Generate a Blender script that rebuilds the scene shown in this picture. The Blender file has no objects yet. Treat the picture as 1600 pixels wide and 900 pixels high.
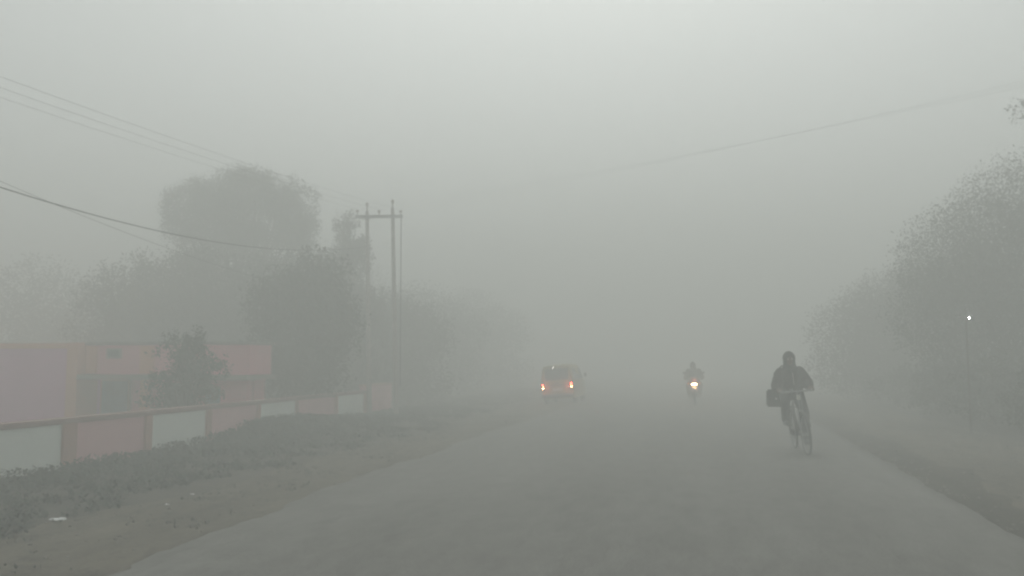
import bpy, bmesh, math, random
import numpy as np
from mathutils import Vector, Matrix, Euler, noise
random.seed(7)
RNG = np.random.default_rng(11)
S = bpy.context.scene
C = S.collection
R = math.radians

# ------------------------------------------------------------------ camera, sky, sun, exposure
cam = bpy.data.cameras.new('camera')
cam_o = bpy.data.objects.new('camera', cam); C.objects.link(cam_o)
cam.sensor_width = 36; cam.lens = 36 * 1331 / 1600
cam.clip_end = 2000
cam_o.location = (0, 0, 1.55)
cam_o.rotation_euler = (R(90 + 4.81), 0, R(12.25))
S.camera = cam_o

W = bpy.data.worlds.new('World'); S.world = W; W.use_nodes = True
nt = W.node_tree; bg = nt.nodes['Background']
sky = nt.nodes.new('ShaderNodeTexSky'); sky.sky_type = 'NISHITA'; sky.sun_disc = False
sky.sun_elevation = R(58); sky.sun_rotation = R(-6)
sky.air_density = 1.0; sky.dust_density = 5.0; sky.ozone_density = 1.0
hsv = nt.nodes.new('ShaderNodeHueSaturation'); hsv.inputs['Saturation'].default_value = 0.16
nt.links.new(sky.outputs[0], hsv.inputs['Color']); tint = nt.nodes.new('ShaderNodeMix'); tint.data_type = 'RGBA'; tint.blend_type = 'MULTIPLY'
tint.inputs[0].default_value = 1; tint.inputs[7].default_value = (.965, 1, .955, 1)
nt.links.new(hsv.outputs[0], tint.inputs[6]); nt.links.new(tint.outputs[2], bg.inputs[0])
bg.inputs[1].default_value = 0.11
sun = bpy.data.lights.new('sun', 'SUN'); sun.energy = 0.5; sun.angle = R(25); sun.color = (.99, 1.0, .94)
sun_o = bpy.data.objects.new('sun', sun); C.objects.link(sun_o)
sun_o.rotation_euler = (R(90 - 58), 0, R(180 + 6)); sun_o.location = (0, 0, 60)

S.view_settings.view_transform = 'Standard'; S.view_settings.look = 'None'
S.view_settings.gamma = 1; S.view_settings.exposure = 0.51
cy = S.cycles
cy.max_bounces = 8; cy.diffuse_bounces = 3; cy.glossy_bounces = 2; cy.transmission_bounces = 3
cy.volume_bounces = 4; cy.transparent_max_bounces = 6
cy.use_adaptive_sampling = False
cy.sample_clamp_indirect = 6
cy.use_denoising = True
cy.pixel_filter_type = 'BLACKMAN_HARRIS'; cy.filter_width = 2.3
FOG = 0.057
FOG_COL = (.79, .805, .79)

# ------------------------------------------------------------------ helpers
def mat(name, col, rough=.8, metal=0, var=.0, scale=3.0, bump=0.0, bscale=40, col2=None, stretch=(1, 1, 1), spec=.3):
    m = bpy.data.materials.new(name); m.use_nodes = True
    n = m.node_tree.nodes; l = m.node_tree.links; b = n['Principled BSDF']
    b.inputs['Roughness'].default_value = rough; b.inputs['Metallic'].default_value = metal
    b.inputs['Specular IOR Level'].default_value = spec
    b.inputs['Base Color'].default_value = (*col, 1)
    tc = n.new('ShaderNodeTexCoord'); mp = n.new('ShaderNodeMapping'); mp.inputs['Scale'].default_value = stretch
    l.new(tc.outputs['Object'], mp.inputs[0])
    if var or col2:
        nz = n.new('ShaderNodeTexNoise'); nz.inputs['Scale'].default_value = scale; nz.inputs['Detail'].default_value = 6
        nz.inputs['Roughness'].default_value = .62
        l.new(mp.outputs[0], nz.inputs['Vector'])
        cr = n.new('ShaderNodeValToRGB'); cr.color_ramp.elements[0].position = .34; cr.color_ramp.elements[1].position = .66
        c2 = col2 or tuple(min(1, c * (1 + var)) for c in col)
        c1 = col if col2 else tuple(c * (1 - var) for c in col)
        cr.color_ramp.elements[0].color = (*c1, 1); cr.color_ramp.elements[1].color = (*c2, 1)
        l.new(nz.outputs[0], cr.inputs[0]); l.new(cr.outputs[0], b.inputs['Base Color'])
    if bump:
        n2 = n.new('ShaderNodeTexNoise'); n2.inputs['Scale'].default_value = bscale; n2.inputs['Detail'].default_value = 4
        l.new(mp.outputs[0], n2.inputs['Vector'])
        bp = n.new('ShaderNodeBump'); bp.inputs['Strength'].default_value = bump; bp.inputs['Distance'].default_value = .02
        l.new(n2.outputs[0], bp.inputs['Height']); l.new(bp.outputs[0], b.inputs['Normal'])
    return m

def emit(name, col, strength):
    m = mat(name, col, .4)
    b = m.node_tree.nodes['Principled BSDF']
    b.inputs['Emission Color'].default_value = (*col, 1); b.inputs['Emission Strength'].default_value = strength
    return m

def tag(o, label=None, cat=None, group=None, kind=None):
    if label: o['label'] = label
    if cat: o['category'] = cat
    if group: o['group'] = group
    if kind: o['kind'] = kind
    return o

def empty(name, loc=(0, 0, 0), rot=(0, 0, 0)):
    o = bpy.data.objects.new(name, None); C.objects.link(o); o.location = loc; o.rotation_euler = rot
    o.empty_display_size = .1
    return o

def link(name, me, m, parent=None, smooth=False):
    if smooth:
        me.polygons.foreach_set('use_smooth', [True] * len(me.polygons))
    if m: me.materials.append(m)
    o = bpy.data.objects.new(name, me); C.objects.link(o)
    if parent: o.parent = parent
    return o

class MB:
    def __init__(s): s.bm = bmesh.new()
    def box(s, c, d, rot=None, bevel=0):
        r = bmesh.ops.create_cube(s.bm, size=1)
        vs = r['verts']; bmesh.ops.scale(s.bm, vec=d, verts=vs)
        if bevel:
            es = list({e for v in vs for e in v.link_edges})
            rr = bmesh.ops.bevel(s.bm, geom=es, offset=bevel, segments=2, affect='EDGES')
            vs = list({v for v in rr['verts']} | {v for v in vs if v.is_valid})
        if rot is not None: bmesh.ops.rotate(s.bm, cent=(0, 0, 0), matrix=Euler(rot).to_matrix(), verts=vs)
        bmesh.ops.translate(s.bm, vec=c, verts=vs)
        return s
    def tube(s, pts, rad, seg=8, cap=True):
        pts = [Vector(p) for p in pts]
        if not hasattr(rad, '__len__'): rad = [rad] * len(pts)
        rings = []; up = None
        for i, p in enumerate(pts):
            t = (pts[min(i + 1, len(pts) - 1)] - pts[max(i - 1, 0)]).normalized()
            if up is None:
                up = Vector((0, 0, 1)) if abs(t.z) < .9 else Vector((1, 0, 0))
            a = t.cross(up).normalized(); b = a.cross(t).normalized(); up = b
            rings.append([s.bm.verts.new(p + rad[i] * (math.cos(k * 2 * math.pi / seg) * a + math.sin(k * 2 * math.pi / seg) * b)) for k in range(seg)])
        for i in range(len(rings) - 1):
            for k in range(seg):
                s.bm.faces.new((rings[i][k], rings[i][(k + 1) % seg], rings[i + 1][(k + 1) % seg], rings[i + 1][k]))
        if cap:
            s.bm.faces.new(rings[0][::-1]); s.bm.faces.new(rings[-1])
        return s
    def ball(s, c, r, sub=2):
        q = bmesh.ops.create_icosphere(s.bm, subdivisions=sub, radius=1)
        if not hasattr(r, '__len__'): r = (r, r, r)
        bmesh.ops.scale(s.bm, vec=r, verts=q['verts']); bmesh.ops.translate(s.bm, vec=c, verts=q['verts'])
        return s
    def torus(s, c, R_, r, axis='x', seg=40, k=8, arc=(0, 2 * math.pi), flat=1.0):
        full = abs(arc[1] - arc[0] - 2 * math.pi) < 1e-4
        rings = []; n = seg if full else seg + 1
        for i in range(n):
            a = arc[0] + (arc[1] - arc[0]) * i / seg
            ring = []
            for j in range(k):
                b = j * 2 * math.pi / k
                rr = R_ + r * math.cos(b) ; w = r * flat * math.sin(b)
                y, z = rr * math.cos(a), rr * math.sin(a)
                ring.append(s.bm.verts.new(Vector(c) + Vector((w, y, z))))
            rings.append(ring)
        for i in range(n if full else n - 1):
            A, B = rings[i], rings[(i + 1) % n]
            for j in range(k): s.bm.faces.new((A[j], A[(j + 1) % k], B[(j + 1) % k], B[j]))
        return s
    def prism(s, prof, x0, x1):
        a = [s.bm.verts.new((x0, y, z)) for y, z in prof]; b = [s.bm.verts.new((x1, y, z)) for y, z in prof]
        n = len(prof)
        for i in range(n): s.bm.faces.new((a[i], a[(i + 1) % n], b[(i + 1) % n], b[i]))
        s.bm.faces.new(a[::-1]); s.bm.faces.new(b)
        return s
    def build(s, name, m, parent=None, smooth=False):
        bmesh.ops.recalc_face_normals(s.bm, faces=s.bm.faces)
        me = bpy.data.meshes.new(name); s.bm.to_mesh(me); s.bm.free()
        return link(name, me, m, parent, smooth)

def organic(name, parts, m, parent=None, voxel=.01, smooth_it=4, obj=None):
    """parts: list of ('t', pts, radii) or ('b', centre, radii) fused into ONE continuous surface."""
    mb = MB()
    for p in parts:
        if p[0] == 't':
            pts, rr = p[1], p[2]
            if not hasattr(rr, '__len__'): rr = [rr] * len(pts)
            for i in range(len(pts) - 1):
                mb.tube([pts[i], pts[i + 1]], [rr[i], rr[i + 1]], 14)
            for q, r_ in zip(pts, rr): mb.ball(q, r_, 2)
        else:
            mb.ball(p[1], p[2], 3)
    bmesh.ops.recalc_face_normals(mb.bm, faces=mb.bm.faces)
    me = bpy.data.meshes.new(name); mb.bm.to_mesh(me); mb.bm.free()
    o = bpy.data.objects.new('tmp', me); C.objects.link(o)
    md = o.modifiers.new('r', 'REMESH'); md.mode = 'VOXEL'; md.voxel_size = voxel; md.use_smooth_shade = True
    sm = o.modifiers.new('s', 'SMOOTH'); sm.iterations = smooth_it; sm.factor = .5
    dg = bpy.context.evaluated_depsgraph_get()
    me2 = bpy.data.meshes.new_from_object(o.evaluated_get(dg)); me2.name = name
    bpy.data.objects.remove(o); bpy.data.meshes.remove(me)
    me2.materials.clear()
    return link(name, me2, m, parent, True)

def fbm(x, y, s=1.0): return noise.fractal(Vector((x * s, y * s, 3.1)), 1.0, 2.0, 4)

# ------------------------------------------------------------------ materials
M = {}
M['leaf'] = mat('foliage', (.026, .040, .020), .75, var=.45, scale=1.3)
M['leaf_brown'] = mat('foliage_dull', (.055, .052, .034), .75, var=.4, scale=1.1)
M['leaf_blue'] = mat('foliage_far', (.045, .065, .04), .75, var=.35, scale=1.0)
M['bark'] = mat('bark', (.07, .055, .04), .9, var=.35, scale=9, bump=.5, bscale=25)
M['weed'] = mat('weed_leaves', (.020, .032, .020), .8, var=.5, scale=2.2)
M['soil'] = mat('soil', (.035, .032, .026), .95, scale=1.1, bump=.8, bscale=14, col2=(.075, .065, .052))
M['concrete'] = mat('pole_concrete', (.36, .32, .30), .9, var=.2, scale=6, bump=.3)
M['steel'] = mat('galvanised_steel', (.22, .22, .22), .5, .8, var=.15)
M['cable'] = mat('cable_rubber', (.03, .03, .03), .6)
M['wire'] = mat('wire_aluminium', (.22, .22, .22), .6)
M['porcelain'] = mat('porcelain', (.25, .2, .17), .3)
M['wallwhite'] = mat('limewash_white', (.72, .77, .73), .9, scale=1.4, bump=.25, bscale=20, col2=(.80, .84, .80))
M['wallpink'] = mat('limewash_pink', (.66, .34, .38), .9, scale=1.5, bump=.25, bscale=20, col2=(.74, .41, .44))
M['pillar'] = mat('paint_salmon', (.42, .23, .20), .85, scale=3, bump=.2, col2=(.50, .27, .22))
M['coping'] = mat('paint_old_rose', (.25, .15, .14), .95, scale=2.5, bump=.2, col2=(.31, .20, .185))
M['houselilac'] = mat('plaster_lilac', (.70, .24, .48), .9, scale=.8, bump=.2, col2=(.78, .30, .55))
M['housepink'] = mat('plaster_pink', (.74, .23, .30), .9, scale=.8, bump=.2, col2=(.82, .30, .36))
M['houseorange'] = mat('plaster_orange', (.72, .27, .16), .9, scale=2, bump=.2, col2=(.78, .33, .22))
M['slab'] = mat('concrete_slab', (.24, .19, .17), .9, var=.2, scale=2, bump=.2)
M['doorblue'] = mat('paint_blue', (.08, .20, .27), .6, var=.2, scale=6)
M['darkint'] = mat('dark_room_shade', (.05, .05, .05), .9)  # dark colour stands in for the shade inside openings
M['rubber'] = mat('tyre_rubber', (.025, .025, .025), .8)
M['chrome'] = mat('chrome', (.28, .29, .29), .35, .8)
M['blacksteel'] = mat('black_enamel', (.02, .02, .022), .4)
M['skin'] = mat('skin', (.11, .06, .04), .6, var=.12, scale=12)
M['eye'] = mat('eye_white', (.6, .58, .55), .3)
M['hair'] = mat('dark_hair', (.012, .01, .01), .7)
M['jacket'] = mat('jacket_cloth', (.016, .009, .009), .9, var=.25, scale=9, bump=.5, bscale=14)
M['hood'] = mat('hood_cloth', (.010, .009, .010), .95, var=.2, scale=8, bump=.4, bscale=16)
M['trousers'] = mat('trouser_cloth', (.012, .014, .017), .9, var=.25, scale=9, bump=.5, bscale=14)
M['zip'] = mat('zip_metal', (.45, .42, .42), .5, .3)
M['bag'] = mat('bag_nylon', (.008, .008, .009), .8, var=.2, scale=20, bump=.3)
M['shoe'] = mat('shoe_grey', (.14, .15, .16), .7)
M['shawl'] = mat('shawl_wool', (.05, .045, .045), .95, var=.25, scale=10, bump=.5, bscale=15)
M['vanpaint'] = mat('yellow_paint', (.30, .23, .055), .4, var=.06, scale=2, spec=.5)
M['vandark'] = mat('grey_plastic', (.04, .04, .042), .6)
M['glass'] = mat('dark_glass', (.015, .018, .02), .1, spec=.6)
M['plate'] = mat('plate_white', (.6, .6, .55), .5)
M['tankred'] = mat('tank_red', (.12, .02, .02), .3, spec=.5)
M['scrap'] = mat('plastic_film', (.75, .76, .76), .5, var=.05, scale=20)
M['stone'] = mat('stone', (.17, .155, .135), .9, var=.25, scale=7)

# asphalt: worn lanes, streaks along the road, patches
def asphalt():
    m = bpy.data.materials.new('asphalt'); m.use_nodes = True
    n = m.node_tree.nodes; l = m.node_tree.links; b = n['Principled BSDF']
    b.inputs['Roughness'].default_value = .85; b.inputs['Specular IOR Level'].default_value = .25
    tc = n.new('ShaderNodeTexCoord')
    def nz(sx, sy, sc, det=6, lo=.35, hi=.65):
        mp = n.new('ShaderNodeMapping'); mp.inputs['Scale'].default_value = (sx, sy, 1); l.new(tc.outputs['Object'], mp.inputs[0])
        t = n.new('ShaderNodeTexNoise'); t.inputs['Scale'].default_value = sc; t.inputs['Detail'].default_value = det
        t.inputs['Roughness'].default_value = .65
        l.new(mp.outputs[0], t.inputs['Vector'])
        r = n.new('ShaderNodeMapRange'); r.inputs[1].default_value = lo; r.inputs[2].default_value = hi; l.new(t.outputs[0], r.inputs[0])
        return r.outputs[0]
    a = nz(1, .16, .9); c = nz(1, 1, 1.7); d = nz(1, 1, 26, 3, .3, .7); e = nz(1, .35, 5.5, 5, .3, .72)
    def mix(f, x, y, fac=1.0):
        k = n.new('ShaderNodeMix'); k.data_type = 'RGBA'
        mu = n.new('ShaderNodeMath'); mu.operation = 'MULTIPLY'; l.new(f, mu.inputs[0]); mu.inputs[1].default_value = fac
        l.new(mu.outputs[0], k.inputs[0])
        for s_, v in ((6, x), (7, y)):
            if isinstance(v, tuple): k.inputs[s_].default_value = (*v, 1)
            else: l.new(v, k.inputs[s_])
        return k.outputs[2]
    o = mix(a, (.082, .081, .076), (.180, .179, .170))
    o = mix(c, o, (.085, .080, .073), .65)
    o = mix(nz(1.6, .5, 2.6, 7, .58, .70), o, (.050, .047, .042), .8)
    o = mix(e, o, (.25, .243, .226), .5)
    o = mix(d, o, (.080, .077, .070), .60)
    l.new(o, b.inputs['Base Color'])
    bp = n.new('ShaderNodeBump'); bp.inputs['Strength'].default_value = .5; bp.inputs['Distance'].default_value = .01
    l.new(d, bp.inputs['Height']); l.new(bp.outputs[0], b.inputs['Normal'])
    return m
M['asphalt'] = asphalt()

def dirt(name, k):
    m = bpy.data.materials.new(name); m.use_nodes = True
    n = m.node_tree.nodes; l = m.node_tree.links; b = n['Principled BSDF']
    b.inputs['Roughness'].default_value = .95; b.inputs['Specular IOR Level'].default_value = .15
    tc = n.new('ShaderNodeTexCoord')
    def nz(sx, sy, sc, det, lo, hi):
        mp = n.new('ShaderNodeMapping'); mp.inputs['Scale'].default_value = (sx, sy, 1); l.new(tc.outputs['Object'], mp.inputs[0])
        t = n.new('ShaderNodeTexNoise'); t.inputs['Scale'].default_value = sc; t.inputs['Detail'].default_value = det
        t.inputs['Roughness'].default_value = .7
        l.new(mp.outputs[0], t.inputs['Vector'])
        r = n.new('ShaderNodeMapRange'); r.inputs[1].default_value = lo; r.inputs[2].default_value = hi; l.new(t.outputs[0], r.inputs[0])
        return r.outputs[0]
    def mix(f, x, y):
        q = n.new('ShaderNodeMix'); q.data_type = 'RGBA'; l.new(f, q.inputs[0])
        for s_, v in ((6, x), (7, y)):
            if isinstance(v, tuple): q.inputs[s_].default_value = (*[c * k for c in v], 1)
            else: l.new(v, q.inputs[s_])
        return q.outputs[2]
    o = mix(nz(1, .2, 1.3, 6, .36, .64), (.060, .053, .043), (.120, .106, .083))
    o = mix(nz(1, .6, 4.5, 6, .52, .68), o, (.036, .034, .027))
    o = mix(nz(1, 1, 17, 4, .55, .72), o, (.155, .138, .112))
    l.new(o, b.inputs['Base Color'])
    bp = n.new('ShaderNodeBump'); bp.inputs['Strength'].default_value = .9; bp.inputs['Distance'].default_value = .03
    l.new(nz(1, 1, 11, 6, .2, .8), bp.inputs['Height']); l.new(bp.outputs[0], b.inputs['Normal'])
    return m
M['dirt'] = dirt('dusty_dirt', 1.22)
M['damp'] = dirt('damp_dirt', .62)

# ------------------------------------------------------------------ the ground
def smooth(a, b, x):
    t = min(1, max(0, (x - a) / (b - a))); return t * t * (3 - 2 * t)
def mound(x, y):
    return .27 * math.exp(-((y - 17.2) / (1.9 if y < 17.2 else 3.4)) ** 2) * smooth(-6.0, -8.6, x) * (1 if x > -9.2 else 0.9)
def terrain(x, y):
    z = -.07
    z += .02 * fbm(x, y, .8) + .02 * fbm(x, y, 2.5)
    if x < -4: z += mound(x, y)
    if x < -9.3: z -= 1.0 * smooth(-9.3, -10.0, x) * (1 - smooth(25, 31, y)) + mound(x, y) * smooth(-9.3, -10, x)
    if x > 2.5: z += -.02 * smooth(2.8, 3.4, x) + .05 * smooth(3.4, 5, x) + .25 * smooth(6, 8, x)
    return z
def strip(name, xs_at, ys, m):
    """xs_at(y) -> list of x for that row"""
    vs = []; fs = []; nx = None
    for y in ys:
        xs = xs_at(y); nx = len(xs)
        vs += [(x, y, terrain(x, y)) for x in xs]
    for j in range(len(ys) - 1):
        for i in range(nx - 1):
            a = j * nx + i; fs.append((a, a + 1, a + nx + 1, a + nx))
    me = bpy.data.meshes.new(name); me.from_pydata(vs, [], fs)
    o = link(name, me, m, None, True); tag(o, kind='structure'); return o
YS = list(np.arange(-30, 1, 1.0)) + list(np.arange(1, 34, .14)) + list(np.arange(34, 60, .8)) + list(np.arange(60, 181, 6))
eL = lambda y: -4.45 + .16 * fbm(1.3, y, .3) + .10 * fbm(8, y, 1.7) + .05 * fbm(3, y, 5)          # left road edge, ragged
eR = lambda y: 2.72 + .012 * max(0, y - 8) + .05 * fbm(4, y, 1.1) + .045 * fbm(9, y, 4)
wL = lambda y: -6.15 + .35 * fbm(21, y, .4) + .12 * fbm(30, y, 1.4)
wR = lambda y: 6.05 + .2 * fbm(41, y, .5)
lin = lambda a, b, n: list(np.linspace(a, b, n))
strip('verge', lambda y: lin(wL(y), -3.7, 18), YS, M['dirt'])
mR = lambda y: 3.75 + .35 * fbm(51, y, .5) + .10 * fbm(56, y, 2.2)
strip('verge', lambda y: lin(2.4, mR(y), 12), YS, M['damp'])
strip('verge', lambda y: lin(mR(y), wR(y), 16), YS, M['dirt'])
far_l = [-180, -120, -80, -50, -35, -25, -20, -16, -13, -11.5]
strip('ground', lambda y: far_l + lin(-10.4, -9.2, 8) + lin(-9.0, wL(y), 18), YS, M['soil'])
strip('ground', lambda y: lin(wR(y), 9, 14) + [11, 14, 20, 30, 50, 90, 180], YS, M['soil'])
# the road is a slab about seven centimetres thick with broken edges
vs = []; fs = []
NX = 30
for y in YS:
    a, b = eL(y), eR(y)
    row = [(a - .12, y, terrain(a - .12, y) - .02)] + [(x, y, -.012 * abs((x - (a + b) / 2) / 3.5) ** 2 + .006 * fbm(x, y, .7) - (.035 * smooth(a + .5, a, x))) for x in lin(a, b, NX)] + [(b + .02, y, terrain(b + .02, y) - .03)]
    vs += row
n = NX + 2
for j in range(len(YS) - 1):
    for i in range(n - 1):
        a = j * n + i; fs.append((a, a + 1, a + n + 1, a + n))
me = bpy.data.meshes.new('road'); me.from_pydata(vs, [], fs)
tag(link('road', me, M['asphalt'], None, True), kind='structure')

# ------------------------------------------------------------------ air
hz = MB().box((0, 75, 3.95), (370, 222, 11.9)).build('haze', None)
tag(hz, kind='stuff')
hm = bpy.data.materials.new('haze_air'); hm.use_nodes = True
hn = hm.node_tree.nodes; hn.remove(hn['Principled BSDF'])
pv = hn.new('ShaderNodeVolumePrincipled'); pv.inputs['Color'].default_value = (*FOG_COL, 1)
pv.inputs['Density'].default_value = FOG; pv.inputs['Anisotropy'].default_value = .15
hm.node_tree.links.new(pv.outputs[0], hn['Material Output'].inputs['Volume'])
hz.data.materials.append(hm)

# ------------------------------------------------------------------ boundary wall
def make_wall():
    root = empty('boundary_wall', (-9.2, 0, 0))
    tag(root, 'low roadside wall painted in white and pink panels between salmon pillars', 'wall')
    t = .18
    def seg(y0, y1, z1, x=0.0, th=t, name='panel', m='wallwhite', zb=-1.15):
        # box butted between pillars; x is the face offset towards the road
        MB().box((x - th / 2, (y0 + y1) / 2, (z1 + zb) / 2), (th, y1 - y0, z1 - zb)).build(name, M[m], root)
    pil = [(8.6, 8.78), (11.02, 11.30), (12.95, 13.12), (14.80, 14.96), (16.72, 16.84), (18.52, 18.62), (20.76, 20.86), (22.70, 22.84)]
    cols = ['wallwhite', 'wallpink', 'wallwhite', 'wallpink', 'wallwhite', 'wallpink', 'wallwhite']
    for a, b in pil: seg(a, b, .60, .04, .26, 'pillar', 'pillar')
    for i in range(len(pil) - 1):
        seg(pil[i][1] + .002, pil[i + 1][0] - .002, .598, 0, t, 'panel', cols[i])
    MB().box((-.09, (8.6 + 22.84) / 2, .602 + .04), (.24, 22.84 - 8.6, .08), bevel=.008).build('coping', M['coping'], root)
    # nearer, out to the left of the frame
    seg(5.0, 8.596, .598, 0, t, 'panel', 'wallpink')
    MB().box((-.09, 6.8, .642), (.28, 3.58, .08), bevel=.008).build('coping', M['coping'], root)
make_wall()
g = empty('gate_wall', (-9.2, 23.9, 0))
tag(g, 'plain pink wall section beside the twin electric poles', 'wall')
MB().box((-.09, 0, -.16), (.2, 2.1, 1.90)).build('panel', M['wallpink'], g)
MB().box((-.09, 0, .82), (.26, 2.16, .05), bevel=.008).build('coping', M['pillar'], g)

# ------------------------------------------------------------------ the pink house
def make_house():
    root = empty('pink_house', (-14.5, 18, -1.05))
    tag(root, 'low flat-roofed pink house with lilac wing behind the painted wall', 'house')
    ox, oy = -14.5, 18.0
    def bx(name, m, x0, x1, y0, y1, z0, z1, parent=root, bevel=0):
        return MB().box(((x0 + x1) / 2 - ox, (y0 + y1) / 2 - oy, (z0 + z1) / 2 + 1.05), (x1 - x0, y1 - y0, z1 - z0), bevel=bevel).build(name, M[m], parent)
    # lilac wing
    bx('wing', 'houselilac', -20.5, -14.78, 17.8, 20.5, -1.2, 1.82)
    bx('parapet', 'houseorange', -20.56, -14.77, 17.74, 20.5, 1.822, 1.95)
    bx('corner_pillar', 'houseorange', -14.778, -14.48, 17.76, 18.5, -1.2, 1.96)
    # main part: back wall of the shallow veranda, parapet above
    bx('wall', 'housepink', -14.478, -10.3, 18.6, 19.1, -1.2, 1.08)
    bx('fascia', 'housepink', -14.476, -10.14, 18.05, 19.1, 1.202, 1.90)
    bx('roof', 'slab', -14.478, -10.08, 17.99, 19.2, 1.902, 1.97, bevel=.01)
    bx('ledge', 'slab', -14.478, -10.02, 17.75, 19.1, 1.082, 1.20)
    bx('veranda_pillar', 'houseorange', -12.98, -12.80, 18.06, 18.24, -1.2, 1.08)
    bx('veranda_pillar', 'housepink', -10.86, -10.20, 18.06, 18.3, -1.2, 1.08)
    bx('parapet_pillar', 'houseorange', -14.45, -14.17, 18.0, 18.045, 1.22, 1.88)
    bx('parapet_pillar', 'houseorange', -12.98, -12.62, 18.0, 18.045, 1.22, 1.88)
    v = bx('ventilator', 'slab', -13.9, -13.5, 18.02, 18.046, 1.58, 1.82)
    bx('opening', 'darkint', -13.85, -13.55, 18.0, 18.018, 1.62, 1.78, v)
    def opening(kind, x0, x1, z0, z1, col):
        f = bx(kind, 'slab', x0 - .06, x1 + .06, 18.52, 18.598, z0 - .03, z1 + .05)
        c = lambda n_, m_, a, b, y0, y1, d, e: bx(n_, m_, a, b, y0, y1, d, e, f)
        c('door_leaf' if kind == 'door' else 'window_panel', col, x0, (x0 + x1) / 2 - .005, 18.48, 18.517, z0, z1)
        c('door_leaf' if kind == 'door' else 'window_panel', col, (x0 + x1) / 2 + .005, x1, 18.48, 18.517, z0, z1)
    opening('door', -14.34, -13.66, -.95, 1.02, 'doorblue')
    opening('window', -12.57, -12.0, -.1, .95, 'darkint')  # solid dark panels, the unlit room behind put into their colour
    opening('window', -11.5, -11.02, .05, .85, 'doorblue')
    bx('plinth', 'slab', -14.47, -10.2, 17.9, 18.59, -1.2, -.96)
make_house()

# ------------------------------------------------------------------ vegetation
def leaves(blobs, n, size, gap=.35, z0=None, scale=.9, seed=0, jit=1.7):
    """n leaf faces clustered on twigs, spread through noisy blobs"""
    rng = np.random.default_rng(seed)
    vol = np.array([b[3] * b[4] * b[5] for b in blobs]); pr = vol ** .8 / (vol ** .8).sum()
    P = []
    nc = max(30, n // 10)
    off = Vector((seed * 3.7, seed * 1.3, seed * 5.1))
    while len(P) < nc:
        b = blobs[rng.choice(len(blobs), p=pr)]
        d = rng.normal(size=3); d /= np.linalg.norm(d)
        r = rng.random() ** .42 * 1.12
        p = Vector((b[0] + d[0] * r * b[3], b[1] + d[1] * r * b[4], b[2] + d[2] * r * b[5]))
        k = noise.fractal((p + off) * scale, 1.0, 2.0, 3)
        if k < -gap + .55 * (r - .55): continue
        if z0 is not None and p.z < z0: continue
        P.append(p)
    cen = np.array([list(p) for p in P])
    per = n // nc
    cen = np.repeat(cen, per, axis=0)
    N = len(cen)
    cen = cen + np.clip(rng.normal(size=(N, 3)), -1.25, 1.25) * size * jit
    u = rng.normal(size=(N, 3)); u /= np.linalg.norm(u, axis=1)[:, None]
    w = rng.normal(size=(N, 3)); w[:, 2] *= .6; w = np.cross(u, w); w /= np.linalg.norm(w, axis=1)[:, None]
    s = size * (.6 + .8 * rng.random(N))[:, None]
    V = np.stack([cen - u * s, cen + w * s * .42, cen + u * s, cen - w * s * .42], 1).reshape(-1, 3)
    F = np.arange(N * 4).reshape(-1, 4)
    me = bpy.data.meshes.new('crown')
    me.vertices.add(N * 4); me.vertices.foreach_set('co', V.astype(np.float32).ravel())
    me.loops.add(N * 4); me.loops.foreach_set('vertex_index', F.ravel().astype(np.int32))
    me.polygons.add(N); me.polygons.foreach_set('loop_start', np.arange(0, N * 4, 4, dtype=np.int32))
    me.update(calc_edges=True)
    return me

def tree(kind, label, base, blobs, n=14000, size=.09, lm='leaf', r=.16, seed=1, gap=.35, group=None, K=1.0, scale=.9, cat='tree', jit=1.7):
    """blobs are given relative to the base: (x, y, z, rx, ry, rz)"""
    if K != 1.0:
        base = (base[0] * K, base[1] * K, 1.55 + (base[2] - 1.55) * K); blobs = [tuple(v * K for v in b) for b in blobs]
    root = empty(kind, base); tag(root, label, cat, group)
    rng = random.Random(seed)
    mb = MB()
    zc = min(b[2] for b in blobs); top = max(blobs, key=lambda b: b[2])
    fork = Vector((top[0] * .35, top[1] * .35, max(.3, top[2] * .45)))
    mb.tube([(0, 0, -.15), (r * .3, 0, fork.z * .5), fork], [r * 1.25, r, r * .8], 10)
    for b in blobs:
        c = Vector(b[:3])
        for k in range(3):
            e = c + Vector((rng.uniform(-.6, .6) * b[3], rng.uniform(-.6, .6) * b[4], rng.uniform(-.1, .7) * b[5]))
            st = fork * rng.uniform(.75, 1.0)
            mid = (st + e) / 2 + Vector((rng.uniform(-.2, .2), rng.uniform(-.2, .2), rng.uniform(.0, .3)))
            mb.tube([st, mid, e], [r * .5, r * .3, r * .08], 6)
            for q in range(2):
                e2 = e + Vector((rng.uniform(-.5, .5) * b[3], rng.uniform(-.5, .5) * b[4], rng.uniform(0, .5) * b[5]))
                mb.tube([mid.lerp(e, .6), e2], [r * .14, r * .04], 5)
    mb.build('trunk', M['bark'], root, True)
    link('crown', leaves(blobs, n, size, gap, .05, scale, seed, jit), M[lm], root)
    return root

fwd = Vector((-math.sin(R(12.25)), math.cos(R(12.25)), 0)); rgt = Vector((math.cos(R(12.25)), math.sin(R(12.25)), 0))
def spot(lat, dep, z=-.07):       # a place on the ground, metres to the side of and ahead of the road view
    p = fwd * dep + rgt * lat; return (p.x, p.y, z)

LT = 'trees behind the house and wall'
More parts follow.
